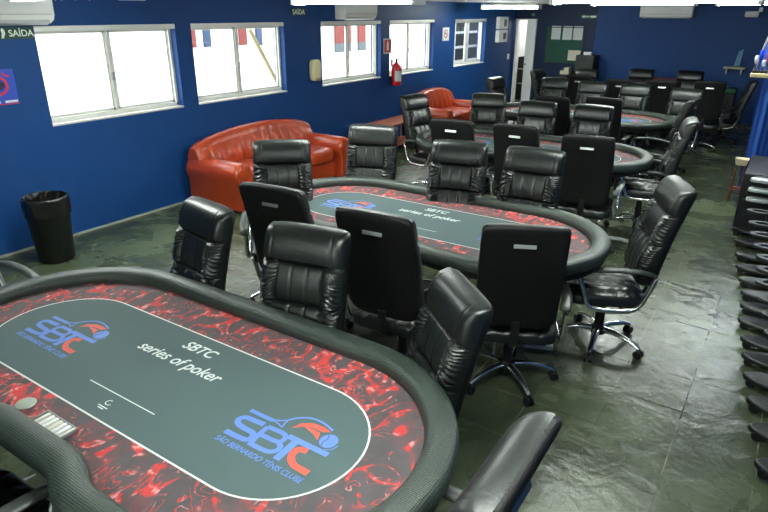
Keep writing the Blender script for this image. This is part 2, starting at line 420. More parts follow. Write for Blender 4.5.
def make_chair():
    t = thing('office_chair', 'x', 'chair')
    # cushion (lower 70 %) and headrest (upper 30 %) as separate leather parts
    def half(v0, v1, nv, name, wr):
        mb = MB(); nu = 72
        def fr(a, b):
            uu = a*2-1; uu = math.copysign(1-(1-abs(uu))**1.25, uu)
            return back_front(uu, v0+(v1-v0)*b, wr)
        def bk(a, b):
            uu = 1-a*2; uu = math.copysign(1-(1-abs(uu))**1.25, uu); v_ = v0+(v1-v0)*b
            x, z = back_shape(uu, v_); return x, lean(z)-.012, z
        mb.grid(fr, nu, nv); mb.grid(bk, nu, nv)
        o1, o2 = 0, nu*nv
        for j in range(nv-1):   # sides
            mb.f.append((o1+j*nu+nu-1, o2+j*nu, o2+(j+1)*nu, o1+(j+1)*nu+nu-1)); mb.mi.append(0)
            mb.f.append((o2+j*nu+nu-1, o1+j*nu, o1+(j+1)*nu, o2+(j+1)*nu+nu-1)); mb.mi.append(0)
        for i in range(nu-1):
            a, b = o1+i, o1+i+1; c, d = o2+nu-1-i, o2+nu-2-i
            mb.f.append((b, a, c, d)); mb.mi.append(0)
            k = (nv-1)*nu
            mb.f.append((a+k, b+k, d+k, c+k)); mb.mi.append(0)
        return mb.build(name, M_LEATHER, t, angle=80)
    half(0, .745, 190, 'backrest_cushion', 2.0); half(.745, 1, 34, 'headrest', 5.0)
    # rear panel, flat matt vinyl with rounded rim
    mb = MB()
    def ring(off, sc):
        out = []
        for k in range(72):
            a = 2*PI*k/72; ca, sa = math.cos(a), math.sin(a)
            q = (abs(ca)**20+abs(sa)**20)**(-.05)
            uu, vv = ca*q*sc, .5+.5*sa*q*sc
            x, z = back_shape(uu, min(1, max(0, vv))); out.append((x*1.004, lean(z)-off, z))
        return out
    rs = [ring(.006, 1.0), ring(.020, 1.0), ring(.033, .985), ring(.040, .95), ring(.043, .85), ring(.044, .4)]
    v = [p for q in rs for p in q]; fs = []
    for i in range(len(rs)-1):
        for k in range(72): fs.append((i*72+k, (i+1)*72+k, (i+1)*72+(k+1) % 72, i*72+(k+1) % 72))
    fs.append(tuple((len(rs)-1)*72+k for k in range(72))); fs.append(tuple(reversed(range(72))))
    bp = MB().add(v, fs).build('back_panel', M_VINYL, t, angle=60)
    zl = 1.075; y = lean(zl)-.0455
    lp = MB().box(-.058, .058, -.0025, .002, -.016, .016).build('label_plate', M_SILVER, bp, bevel=.002)
    lp.location = (0, y, zl); lp.rotation_euler = (-.30, 0, 0)
    # seat
    mb = MB(); nu = nv = 48
    def top(a, b, up=True):
        uu, vv = a*2-1, b*2-1
        q = max(abs(uu), abs(vv)); rr = (abs(uu)**6+abs(vv)**6)**(1/6) if q > 0 else 1
        sc = q/rr if rr > 0 else 1; px, py = uu*sc*.26, vv*sc*.25+.03
        e = max(0, 1-q**8)**.5
        if not up: return -px, py, .415-.0*e
        h = .045+.035*e*math.cos(vv*.9)
        h += .010*(1-abs(uu)**2)*e
        if abs(uu) > .6 or vv > .45:
            h += .010*e*(pleat(vv*7+uu*2*noise.noise(Vector((uu*3, vv*3, 1)))+noise.noise(Vector((uu*5, vv*5, 7))))-.5)
        h -= .012*e*math.exp(-((abs(uu)-.6)/.03)**2)
        h += .006*noise.noise(Vector((uu*6, vv*6, 3)))*e
        h -= .012*e*(1-abs(math.cos(min(1, abs(uu)/.6)*1.5*PI))**.5) if abs(uu) < .6 else 0
        return px, py, .415+h
    mb.grid(lambda a, b: top(a, b), nu, nv); o2 = nu*nv
    mb.grid(lambda a, b: top(a, b, False), nu, nv)
    def rim(idx): return idx
    for i in range(nu-1):
        for (A, B) in ((i, i+1),):
            mb.f.append((B, A, o2+nu-1-A, o2+nu-1-B)); mb.mi.append(0)
            k = (nv-1)*nu; mb.f.append((A+k, B+k, o2+k+nu-1-B, o2+k+nu-1-A)); mb.mi.append(0)
    for j in range(nv-1):
        mb.f.append((j*nu, (j+1)*nu, o2+(j+1)*nu+nu-1, o2+j*nu+nu-1)); mb.mi.append(0)
        mb.f.append(((j+1)*nu+nu-1, j*nu+nu-1, o2+j*nu, o2+(j+1)*nu)); mb.mi.append(0)
    st = mb.build('seat', M_LEATHER, t, angle=80)
    MB().box(-.2, .2, -.18, .2, .385, .42).build('seat_plate', M_PLASTIC, t, bevel=.01, smooth=False)
    # bracket joining seat and back
    mb = MB(); mb.tube(bez([(0, -.1, .385), (0, -.2, .39), (0, -.262, .44), (0, -.27, .58)], 6), .026, 10, flat=.25, up=(0, 1, .3)); mb.build('back_bracket', M_PLASTIC, t)
    for s in (-1, 1):
        p = MB(); pts = bez([(s*.285, .25, .625), (s*.29, .21, .664), (s*.295, .05, .683), (s*.29, -.12, .678), (s*.268, -.235, .650)], 8)
        p.tube(pts, [.014]+[.031]*(len(pts)-2)+[.016], 12, flat=.45, up=(0, 0, 1)); p.build('armrest', M_ARM, t)
        q = MB(); q.tube(bez([(s*.285, .225, .622), (s*.285, .20, .56), (s*.283, .155, .44), (s*.281, .11, .405), (s*.28, .0, .395), (s*.28, -.11, .405), (s*.28, -.175, .46), (s*.276, -.235, .632)], 8), .016, 10, flat=1.0)
        q.tube([(s*.28, .05, .396), (s*.17, .05, .398)], .011, 8); q.tube([(s*.28, -.07, .396), (s*.17, -.07, .398)], .011, 8)
        q.build('arm_frame', M_CHROME, t)
    mb = MB(); mb.lathe([(.012, .38), (.055, .38), (.055, .36), (.03, .35), (.029, .24), (.033, .2), (.033, .07), (.02, .06)], 20); mb.build('gas_column', M_PLASTIC, t)
    base = MB(); base.lathe([(.03, .075), (.05, .08), (.052, .13), (.04, .14), (.01, .142)], 20); bo = base.build('star_base', M_PLASTIC, t)
    for k in range(5):
        a = 2*PI*k/5+.3; d = Vector((math.cos(a), math.sin(a), 0))
        l = MB(); pts = bez([d*.03+Vector((0, 0, .115)), d*.12+Vector((0, 0, .118)), d*.22+Vector((0, 0, .10)), d*.30+Vector((0, 0, .068))], 6)
        l.tube(pts, [.027-.011*i/(len(pts)-1) for i in range(len(pts))], 12, flat=.75, up=(0, 0, 1)); l.build('leg', M_CHROME, t)
        q = MB(); e = Vector((-d.y, d.x, 0))
        cpos = d*.30+e*.0
        for s in (-1, 1):
            n = 18; v = []; fs = []
            for off, rr in ((.006, .02), (.006, .029), (.022, .029), (.026, .022)):
                for j in range(n):
                    th = 2*PI*j/n; v.append(cpos+e*s*off+d*rr*math.cos(th)+Vector((0, 0, .029+rr*math.sin(th))))
            for i in range(3):
                for j in range(n): fs.append((i*n+j, (i+1)*n+j, (i+1)*n+(j+1) % n, i*n+(j+1) % n))
            fs += [tuple(reversed(range(n))), tuple(3*n+j for j in range(n))]
            q.add(v, fs)
        q.tube([cpos+Vector((0, 0, .03)), cpos+Vector((0, 0, .075))], .009, 8)
        q.build('caster', M_PLASTIC, t)
    return t

TOPY = lean(1.16)      # where the top of the back sits behind the base centre
G1, G2, G3, G4, G5 = 'chairs round the nearest poker table', 'chairs round the second poker table', 'chairs round the third poker table', 'chairs round the fourth poker table', 'chairs round the farthest poker table'
CH = 1.175
# top of back x, y at height 1.17 ; facing in degrees ; drop of the height ; label ; group
CHAIRS = [
 (-2.47, 2.05, -101, 0.060, 'black leather office chair turned sideways at the far left edge of the nearest table', G1),
 (-1.80, 2.07, -78, 0.030, 'black leather office chair with creased front, back to back behind the nearest table', G1),
 (-0.87, 1.86, -131, 0.120, 'black leather office chair set diagonally at the nearest table\'s far right curve', G1),
 (-0.36, 1.12, 180, -0.015, 'black leather office chair cut by the bottom edge, right end of nearest table', G1),
 (-4.12, 1.30, 0, 0.000, 'black office chair at the left photo edge, only its arm shows beside nearest table', G1),
 (-2.10, 0.12, 90, -0.015, 'black office chair in the dealer notch at the bottom left corner', G1),
 (-1.69, 2.46, 95, -0.015, 'black office chair seen from behind, middle of the near side of second table', G2),
 (-0.94, 2.67, 116, 0.060, 'black office chair seen from behind with whole chrome star base, near right of second table', G2),
 (-0.46, 3.97, 204, 0.030, 'black leather office chair with chrome arms standing free at the second table\'s right end', G2),
 (-2.48, 2.53, 96, -0.015, 'black office chair seen from behind, near left corner of second table by the sofa', G2),
 (-3.35, 3.57, -48, -0.015, 'black leather office chair in front of the long red sofa', G2),
 (-3.14, 4.57, -70, -0.015, 'black leather office chair just right of the long red sofa', G2),
 (-2.15, 4.36, -76, -0.015, 'black leather office chair facing us, middle of the second table\'s far side', G2),
 (-1.55, 4.44, -86, -0.015, 'black leather office chair facing us, right of the second table\'s far side', G2),
 (-2.68, 5.22, 94, 0.030, 'black office chair seen from behind, left one on the third table\'s near side', G3),
 (-2.06, 5.30, 90, 0.035, 'black office chair seen from behind, middle one on the third table\'s near side', G3),
 (-1.36, 5.16, 98, 0.035, 'black office chair seen from behind, right one on the third table\'s near side', G3),
 (-3.95, 6.62, -12, 0.015, 'black office chair with chrome arm facing right, left end of third table by wooden bench', G3),
 (-3.19, 7.21, -70, 0.050, 'black leather office chair facing us in front of the small red sofa', G3),
 (-2.43, 6.89, -82, 0.050, 'black leather office chair facing us, middle of the third table\'s far side', G3),
 (-1.82, 6.99, -90, 0.050, 'black leather office chair facing us, right of the third table\'s far side', G3),
 (-0.77, 6.62, 192, 0.015, 'black office chair at the third table\'s right end, turned left', G3),
 (-2.46, 7.45, 90, 0.050, 'dark office chair from behind, left one on fourth table\'s near side', G4),
 (-1.91, 7.70, 88, 0.050, 'dark office chair from behind, right one on fourth table\'s near side', G4),
 (-3.17, 9.67, -78, 0.050, 'black office chair facing us, left one on fourth table\'s far side', G4),
 (-2.52, 9.44, -82, 0.050, 'black office chair facing us, second from left on fourth table\'s far side', G4),
 (-1.92, 9.48, -90, 0.050, 'black office chair facing us, third from left on fourth table\'s far side', G4),
 (-1.21, 9.27, -105, 0.050, 'black office chair facing us, rightmost on fourth table\'s far side', G4),
 (-0.98, 8.23, 176, 0.050, 'black office chair with bright chrome arm at fourth table\'s right end', G4),
 (-3.98, 9.17, -6, 0.050, 'black office chair facing right at fourth table\'s left end, below the last window', G4),
 (-2.28, 10.04, 90, 0.050, 'dark office chair from behind, second from left on farthest table\'s near side', G5),
 (-1.71, 10.28, 94, 0.050, 'dark office chair from behind with label plate, third on farthest table\'s near side', G5),
 (-1.09, 10.57, 100, 0.050, 'dark office chair from behind, rightmost on farthest table\'s near side', G5),
 (-3.02, 10.36, 94, 0.050, 'dark office chair from behind, leftmost on farthest table\'s near side', G5),
 (-2.41, 12.16, -85, 0.050, 'black office chair facing us against blue wall, middle of farthest table', G5),
 (-1.61, 12.27, -86, 0.050, 'black office chair facing us against blue wall, right of farthest table', G5),
 (-3.17, 11.35, -85, 0.120, 'black office chair facing us in front of the dark cabinet', G5),
 (-0.54, 10.90, 188, 0.130, 'black office chair with chrome arm beside the blue curtain', G5),
 (-3.93, 10.90, -10, 0.070, 'black office chair in profile beneath the green notice board\'s left, near the doorway', G5),
]
proto = make_chair()
for i, (x, y, a, dh, lab, g) in enumerate(CHAIRS):
    o = proto if i == 0 else copy_tree(proto)
    k = (H-(CH-dh))/(H-1.17); fx, fy = math.cos(math.radians(a)), math.sin(math.radians(a))
    o.location = (x*k - fx*TOPY, y*k - fy*TOPY, 0); o.rotation_euler = (0, 0, math.radians(a-90))
    o['label'] = lab; o['group'] = g; o['category'] = 'chair'
    star = {7: 1.05, 8: .0}.get(i, (i*0.37) % 1.2566)
    for ch in o.children:
        if ch.name.split('.')[0] in ('leg', 'caster'): ch.rotation_euler.z = star
    for ch in o.children:
        kind = ch.name.split('.')[0]
        if kind not in ('star_base', 'leg', 'caster'): ch.location.z = .012 - dh*(.3 if kind == 'gas_column' else .8)


# ------------------------------------------------------------------ poker table
TA, TBW = 1.245, .595           # half length / half width of the rail's centre line
def capsule(hl, hw, n=28, notch=0, p=1.0):
    out = []; L = hl-hw*p
    for k in range(n+1):
        a = -PI/2+PI*k/n; out.append((L+hw*p*math.cos(a), hw*math.sin(a)))
    m_ = 8
    for k in range(1, m_): out.append((L-2*L*k/m_, hw))
    for k in range(n+1):
        a = PI/2+PI*k/n; out.append((-L+hw*p*math.cos(a), hw*math.sin(a)))
    m_ = 40
    for k in range(1, m_): out.append((-L+2*L*k/m_, -hw))
    if notch:
        out = [(x, y+notch*(sm(-.42, -.2, x)*(1-sm(.2, .42, x))) if y < 0 else y) for x, y in out]
    return out
def make_table():
    t = thing('poker_table', 'x', 'table')
    path = capsule(TA, TBW, notch=.07)
    n = 18; v = []; K = len(path)
    for i in range(K):
        a = Vector(path[i-1]); b = Vector(path[(i+1) % K]); tt = (b-a).normalized(); nn = Vector((tt.y, -tt.x))  # outward
        for j in range(n):
            q = 2*PI*j/n; cx_, sz = math.cos(q), math.sin(q)
            rx = .061*math.copysign(abs(cx_)**.8, cx_); rz = .046*math.copysign(abs(sz)**.8, sz)
            v.append((path[i][0]+nn.x*rx, path[i][1]+nn.y*rx, .775+rz))
    fs = [(i*n+j, ((i+1) % K)*n+j, ((i+1) % K)*n+(j+1) % n, i*n+(j+1) % n) for i in range(K) for j in range(n)]
    rl = MB().add(v, fs).build('padded_rail', M_RAIL, t, angle=80)
    seam = MB(); seam.tube([(x*1.0465, y*1.103 if y > 0 else y*1.103, .752) for x, y in path], .003, 6, closed=True)
    inner = capsule(TA-.0, TBW-.0, notch=.07)
    MB().prism([(x*.985, y*.985) for x, y in inner], .735, .760).build('playing_surface', M_FLAME, t, smooth=False)
    MB().prism([(x*1.03, y*1.05) for x, y in inner], .70, .736).build('underside_board', M_VINYL, t, smooth=False)
    MB().prism(capsule(.99, .312, p=1.0), .7601, .7612).build('centre_felt', M_FELT, t, smooth=False)
    ln = MB(); ribbon(ln, capsule(.995, .317), .0075, .7616, closed=True)
    ribbon(ln, [(-.186, -.182), (.219, -.182)], .005, .7618); ln.build('white_line', M_LINE, t, smooth=False)
    text_mesh('printed_title', 'SBTC', .080, M_LINE, t, (-.006, .197, .7616), .2, .0012, width=.19)
    text_mesh('printed_title', 'series of poker', .088, M_LINE, t, (-.008, .083, .7616), .2, .0010, width=.505)
    em = MB(); ribbon(em, [(.016+.016*math.cos(q*.35), -.232+.013*math.sin(q*.35)) for q in range(4, 18)], .004, .7617)
    em.add([(-.012, -.262, .7617), (.044, -.262, .7617), (.044, -.257, .7617), (-.012, -.257, .7617)], [(0, 1, 2, 3)]); em.add([(0, -.272, .7617), (.032, -.272, .7617), (.032, -.267, .7617), (0, -.267, .7617)], [(0, 1, 2, 3)])
    em.build('printed_emblem', M_LINE, t, smooth=False)
    S = [(0.598, 0.002), (0.556, -0.001), (0.513, -0.005), (0.499, -0.025), (0.513, -0.046), (0.551, -0.053), (0.594, -0.055), (0.611, -0.07), (0.604, -0.094), (0.557, -0.1), (0.506, -0.1)]
    B1 = [(0.631, -0.102), (0.622, -0.055), (0.618, 0.0), (0.651, 0.002), (0.689, 0.003), (0.711, -0.01), (0.703, -0.041), (0.629, -0.046)]
    B2 = [(0.703, -0.041), (0.727, -0.054), (0.731, -0.076), (0.715, -0.095), (0.677, -0.101), (0.622, -0.101)]
    T1 = [(0.714, 0.002), (0.801, 0.001), (0.89, 0.002)]; T2 = [(0.755, 0.01), (0.757, -0.059), (0.759, -0.112)]
    C = [(0.822, -0.023), (0.792, -0.03), (0.786, -0.054), (0.798, -0.079), (0.826, -0.098), (0.856, -0.101), (0.891, -0.102)]
    Hn = [(0.495, 0.036), (0.554, 0.036), (0.612, 0.037)]
    F1 = [(0.612, 0.037), (0.634, 0.034), (0.659, 0.027), (0.655, 0.048), (0.654, 0.07)]; F2 = [(0.605, 0.039), (0.635, 0.053), (0.654, 0.07)]
    A = [(0.654, 0.07), (0.677, 0.1), (0.718, 0.124), (0.771, 0.127), (0.826, 0.112)]
    R1 = [(0.692, 0.042), (0.704, 0.081), (0.742, 0.107), (0.788, 0.112), (0.826, 0.103), (0.8, 0.086), (0.762, 0.086), (0.722, 0.071)]
    R2 = [(0.73, 0.072), (0.765, 0.080), (0.796, 0.078), (0.813, 0.04), (0.78, 0.059)]
    for dx in (0, -1.334):
        z = .7617; lo = MB()
        zc = [z]
        def st(p, wd, mi=0):
            zc[0] += .00012; zz = zc[0]
            p = [q[:2] for q in bez([(a+dx, b, 0) for a, b in p], 5)]; ribbon(lo, p, wd, zz, mi)
        st(S, .023); st(B1[:3][::-1]+[], .020); st(B1[2:], .020); st(B2, .020); ribbon(lo, [(a+dx, b) for a, b in T1], .024, z+.0009); ribbon(lo, [(a+dx, b) for a, b in T2], .028, z+.0006)
        ribbon(lo, [(a+dx, b) for a, b in Hn], .018, z); st(F1, .006); ribbon(lo, [(a+dx, b) for a, b in F2], .007, z); st(A, .009)
        st(C, .026, 1)
        for poly in (R1, R2): lo.add([(a+dx, b, z) for a, b in poly], [tuple(reversed(range(len(poly))))], 1)
        ball = [(.848+dx+.033*math.cos(q*PI/16), .06+.036*math.sin(q*PI/16), z+.0002) for q in range(32)]
        lo.add(ball, [tuple(range(32))], 0)
        ribbon(lo, [q[:2] for q in bez([(.828+dx, .088, 0), (.838+dx, .066, 0), (.834+dx, .045, 0), (.842+dx, .026, 0)], 5)], .004, z+.0004, 2)
        ribbon(lo, [(.848+dx+.042*math.cos(q), .058+.044*math.sin(q)) for q in (-1.2, -.9, -.6, -.3, 0)], .004, z, 0)
        lo.build('printed_logo', [M_BLUEINK, M_REDINK, M_FELT], t, smooth=False)
        text_mesh('printed_club_name', 'SÃO BERNARDO TÊNIS CLUBE', .034, M_BLUEINK, t, (.700+dx, -.152, .7616), .2, .0002, width=.395)
    for s in (-1, 1):
        l = MB(); x = s*.75
        l.tube(bez([(x, -.33, .70), (x+s*.02, -.34, .4), (x+s*.06, -.36, .018), (x+s*.06, .36, .018), (x+s*.02, .34, .4), (x, .33, .70)], 8), .016, 10)
        l.tube([(x+s*.03, -.345, .3), (x+s*.03, .345, .3)], .012, 8)
        l.tube([(x+s*.02, 0, .3), (x-s*.35, 0, .69)], .011, 8)
        l.build('folding_leg', M_SILVER if True else None, t)
    return t
TT = [(-1.945, 1.258, 'nearest poker table, black padded rail around flame print felt, filling the bottom left'),
      (-2.05, 3.60, 'second poker table from the front, flame print felt, beside the long red sofa'),
      (-2.33, 6.35, 'third poker table from the front, its right curve showing between black chairs'),
      (-2.55, 8.95, 'fourth poker table from the front, blue logo at its right end showing'),
      (-2.6, 11.75, 'farthest poker table, almost hidden by chairs near the back wall')]
tp = make_table()
for i, (x, y, lab) in enumerate(TT):
    o = tp if i == 0 else copy_tree(tp)
    o.location = (x, y, 0); o['label'] = lab; o['category'] = 'table'; o['group'] = 'poker tables in a line'
# dealer tray and button disc on the nearest table
dt = thing('chip_tray', 'small silver slotted tray with blue dividers beside the dealer notch', 'tray', (-1.965, .83, .7605), 0)
b = MB(); b.box(-.092, .092, -.032, .032, 0, .004); b.box(-.095, .095, -.036, -.031, 0, .014); b.box(-.095, .095, .031, .036, 0, .014); b.box(-.095, -.09, -.036, .036, 0, .014); b.box(.09, .095, -.036, .036, 0, .014)
b.build('tray_body', mat('tray_silver', (140, 145, 146), .4, metal=.3), dt, smooth=False, bevel=.001)
for k in range(7):
    x = -.08+.0262*k; MB().box(x, x+.015, -.030, .030, .004, .013).build('divider', M_WHITE if k % 3 else mat('cream', (226, 222, 208), .5), dt, smooth=False, bevel=.002)
for x in (.045, -.045): MB().box(x, x+.012, -.034, -.0315, .004, .0145).build('blue_mark', mat('blue_mark', (30, 80, 190), .5), dt, smooth=False)
db = MB().lathe([(.0, 0), (.03, 0), (.032, .003), (.03, .006), (.005, .007)], 28).build('dealer_disc', mat('pale_disc', (178, 188, 176), .3, metal=.4))
db.location = (-2.185, .845, .7605); db.scale = (1.2, 1.2, 1); tag(db, 'round pale silver disc lying on the felt left of the chip tray', 'disc')

cb = thing('floor_box', 'small white box on the floor under the right end of the second poker table', 'box', (-1.12, 3.64, 0), .35)
MB().box(-.10, .10, -.05, .05, 0, .035).build('box_body', M_WHITE, cb, smooth=False, bevel=.005)
MB().box(-.08, .08, -.03, .03, .035, .038).build('box_lid', M_LINE, cb, smooth=False)

# ------------------------------------------------------------------ sofas
def cushion(mb, x0, x1, y0, y1, z0, z1, r_=.06, seams=0, axis='y', puff=.03, n=22):
    cx, cy, cz = (x0+x1)/2, (y0+y1)/2, (z0+z1)/2; hx, hy, hz = (x1-x0)/2, (y1-y0)/2, (z1-z0)/2
    pw = 4.5
    def pt(a, b, c):
        m_ = (abs(a)**pw+abs(b)**pw+abs(c)**pw)**(1/pw); return a/m_, b/m_, c/m_
    for ax in range(3):
        for s in (-1, 1):
            def fn(i, j, ax=ax, s=s):
                a, b = i*2-1, j*2-1
                if s < 0: a = -a
                p = [0, 0, 0]; p[ax] = s; p[(ax+1) % 3] = a; p[(ax+2) % 3] = b
                q = pt(*p); yy = q[1] if axis == 'y' else q[0]
                k = 1
                if seams: k = 1 - .05*math.exp(-((((yy+1)/2*seams) % 1-.5)/.08)**2)
                return (cx+q[0]*(hx+(k-1)*.6), cy+q[1]*hy, cz+q[2]*(hz+(k-1)*.5))
            mb.grid(fn, n if ax == 1 else n*2, n*2 if ax == 0 else n)
def sofa(name, label, y0, y1, seats):
    L = y1-y0; xb = XL+.06
    t = thing(name, label, 'sofa', (xb, (y0+y1)/2, 0), 0, 'red leather sofas along the window wall')
    hl = L/2
    b = MB(); b.box(.06, .80, -hl+.10, hl-.10, .05, .30); b.build('base', M_RED, t, bevel=.03)
    for s in (-1, 1):   # arms: upright front rounded block with roll on top
        a = MB(); prof = []
        for k in range(25):
            q = PI*k/24-.5*0; prof.append((.128*math.cos(q), .455+.125*math.sin(q)))
        prof = [(.092, .05), (.095, .36), (.118, .39)]+prof+[(-.118, .39), (-.095, .36), (-.092, .05)]
        n = len(prof); v = []; xs = [(.04, .80), (.08, .98), (.5, 1), (.84, 1.0), (.885, .95), (.90, .85)]
        for xx, sc in xs:
            for (py, pz) in prof: v.append((xx, s*(hl-.13)+py*sc*1.0, .05+(pz-.05)*(1-(1-sc)*.4)))
        fs = [(i*n+j, i*n+(j+1) % n, (i+1)*n+(j+1) % n, (i+1)*n+j) for i in range(len(xs)-1) for j in range(n)]
        fs += [tuple(range(n)), tuple(reversed([(len(xs)-1)*n+j for j in range(n)]))]
        a.add(v, fs); ao = a.build('arm', M_RED, t, angle=60)
        w_ = MB(); w_.lathe([(.0, .0), (.075, 0), (.08, .012), (.05, .02), (.0, .022)], 20, cx=s*(hl-.13), cy=.48, cz=.0, axis='x'); 
        w_.v = [(.893+(p[0]-s*(hl-.13)), s*(hl-.13)+(p[1]-.48), .48+p[2]) for p in w_.v]; w_.build('arm_roundel', M_RED, ao)
    # arched back with vertical channels
    bk = MB(); nch = 4*seats if seats > 1 else 5
    def bf(i, j):
        yy = (i*2-1); q = j
        top = .62+.22*max(0, math.cos(yy*PI/2*.96))**.42
        ang = q*PI
        ch = abs(math.sin((yy+1)/2*nch*PI))**.35
        th = .14*(.80+.20*ch)
        # profile: front bottom -> over the top -> back bottom
        if q < .45:
            z = .40+(top-.09-.40)*(q/.45); x = .30+.02-.08*(q/.45)+.035*ch*math.sin(q/.45*PI)
        elif q < .75:
            a = (q-.45)/.3*PI; x = .155+.085*math.cos(a)*(.85+.15*ch); z = top-.09+.09*math.sin(a)*(.9+.1*ch)
        else:
            z = (top-.09)*(1-(q-.75)/.25)+.06*(q-.75)/.25; x = .07
        return (x, yy*(hl-.05), z)
    bk.grid(bf, 26*seats+30, 40); n0 = 26*seats+30
    bk.f.append(tuple(reversed([k*n0 for k in range(40)]))); bk.mi.append(0); bk.f.append(tuple([k*n0+n0-1 for k in range(40)])); bk.mi.append(0)
    bk.build('backrest', M_RED, t, angle=50)
    for k in range(seats):
        w0 = (-hl+.25)+(L-.5)*k/seats; w1 = (-hl+.25)+(L-.5)*(k+1)/seats
        c = MB(); cushion(c, .22, .86, w0+.004, w1-.004, .27, .47); c.build('seat_cushion', M_RED, t, angle=80)
    for x in (.1, .78):
        for s in (-1, 1): MB().lathe([(.02, 0), (.022, .05), (.03, .06)], 12, cx=x, cy=s*(hl-.15)).build('foot', M_PLASTIC, t)
    return t
sofa('sofa', 'long red leather sofa with channelled arched back under the second window', 4.47, 6.60, 3)
sofa('sofa', 'small red leather sofa beyond the wooden bench, below the fourth window', 9.35, 10.9, 2)

# wooden bench table with chrome legs
bt = thing('bench_table', 'low orange wood table with chrome legs between the two red sofas', 'table', (-5.36, 8.30, 0))
MB().box(-.21, .21, -.66, .66, .47, .50).build('tabletop', M_WOOD, bt, smooth=False, bevel=.008)
MB().box(-.18, .18, -.6, .6, .13, .15).build('lower_shelf', M_WOOD, bt, smooth=False, bevel=.005)
for sx in (-.18, .18):
    for sy in (-.6, .6): MB().tube([(sx, sy, 0), (sx, sy, .472)], .016, 12).build('leg', M_CHROME, bt)

# ------------------------------------------------------------------ waste bin
tb = thing('waste_bin', 'round black waste bin with a crumpled black liner against the blue wall', 'bin', (-5.40, 2.66, 0))
M_BAG = mat('black_bag_plastic', (14, 15, 15), .28, spec=.7)
b = MB(); b.lathe([(.145, 0), (.152, .01), (.185, .56), (.19, .575), (.178, .575), (.14, .02)], 40); b.build('bin_body', mat('bin_plastic', (16, 18, 18), .45), tb, angle=50)
b = MB()
def bag(i, j):
    a = i*2*PI; nz = noise.noise(Vector((math.cos(a)*4, math.sin(a)*4, j*6)))+.5*noise.noise(Vector((math.cos(a)*11, math.sin(a)*11, j*9)))
    if j < .35: rr = .191+.007*nz+.003; z = .44+.15*(j/.35)+.012*nz*(1-j/.35)
    elif j < .55: t = (j-.35)/.2; rr = .194-.02*t+.008*nz; z = .592+.014*math.sin(t*PI)
    else: t = (j-.55)/.45; rr = .172-.05*t+.028*nz; z = .585-.30*t
    return (rr*math.cos(a), rr*math.sin(a), z)
b.grid(bag, 96, 40, closeu=True); b.build('bin_liner', M_BAG, tb, angle=70)

# ------------------------------------------------------------------ things on the left wall
def air_con(label, loc, rz, L):
    t = thing('air_conditioner', label, 'air conditioner', loc, rz, 'wall air conditioners')
    prof = [(0, .0), (.12, 0), (.175, .025), (.20, .07), (.205, .22), (.18, .262), (.02, .27), (0, .27)]
    n = len(prof); v = [(-L/2+q*L, -p[0], p[1]) for q in (0, 1) for p in prof]
    fs = [(j, (j+1) % n, n+(j+1) % n, n+j) for j in range(n)]+[tuple(reversed(range(n))), tuple(range(n, 2*n))]
    MB().add(v, fs).build('casing', M_WHITE, t, bevel=.012, angle=30)
    MB().box(-L/2+.05, L/2-.05, -.19, -.13, -.004, .022, rot=Matrix.Rotation(-.35, 3, 'X'), piv=(0, -.16, .01)).build('louvre', mat('louvre_grey', (196, 200, 198), .5), t, smooth=False)
    MB().box(-L/2+.03, L/2-.03, -.2075, -.2045, .075, .079).build('front_groove', mat('groove_grey', (150, 154, 152), .5), t, smooth=False)
    return t
# rz=-90deg... local -y faces into the room (+x) for the left wall
air_con('white air conditioner cut by the top left corner, above the first window', (XL, 2.76, 2.035), PI/2, .90)
air_con('white air conditioner on the window wall above the third window', (XL, 7.93, 2.035), PI/2, .82)
air_con('white air conditioner high on the back wall behind the lamp', (-2.54, YB, 2.045), 0, 1.0)

def wall_text_sign(name, label, cat, y, z, w_, h, base, txt, tcol, size, extra=None):
    t = thing(name, label, cat, (XL, y, z))
    MB().box(0, .004, -w_/2, w_/2, -h/2, h/2).build('board', base, t, smooth=False)
    text_mesh('lettering', txt, size, tcol, t, (.0055, extra or 0, -size*.34), rot=(PI/2, 0, PI/2), offset=.001)
    return t
M_GRN = mat('exit_sign_green', (28, 66, 52), .5); M_GLOW = mat('sign_pale', (238, 250, 232), .5)
t = wall_text_sign('exit_sign', 'dark green exit sign reading SAÍDA left of the first window', 'sign', 2.91, 1.955, .36, .10, M_GRN, 'SAÍDA', M_GLOW, .078, .07)
a = MB(); ribbon(a, [(-.175, 0), (-.135, 0)], .012, 0); a.add([(-.135, .02, 0), (-.115, 0, 0), (-.135, -.02, 0)], [(0, 2, 1)]); a.add([(-.105, -.04, 0), (-.085, -.04, 0), (-.065, 0, 0), (-.07, .03, 0), (-.085, .045, 0), (-.10, .03, 0), (-.095, 0, 0)], [tuple(range(7))])
a.v = [(.0055, p[0], p[1]) for p in a.v]; a.build('running_man_arrow', M_GLOW, t, smooth=False)
t = wall_text_sign('exit_sign', 'small pale green exit sign high between the second and third windows', 'sign', 6.72, 2.135, .30, .09, M_GRN, 'SAÍDA', M_GLOW, .09, .0)
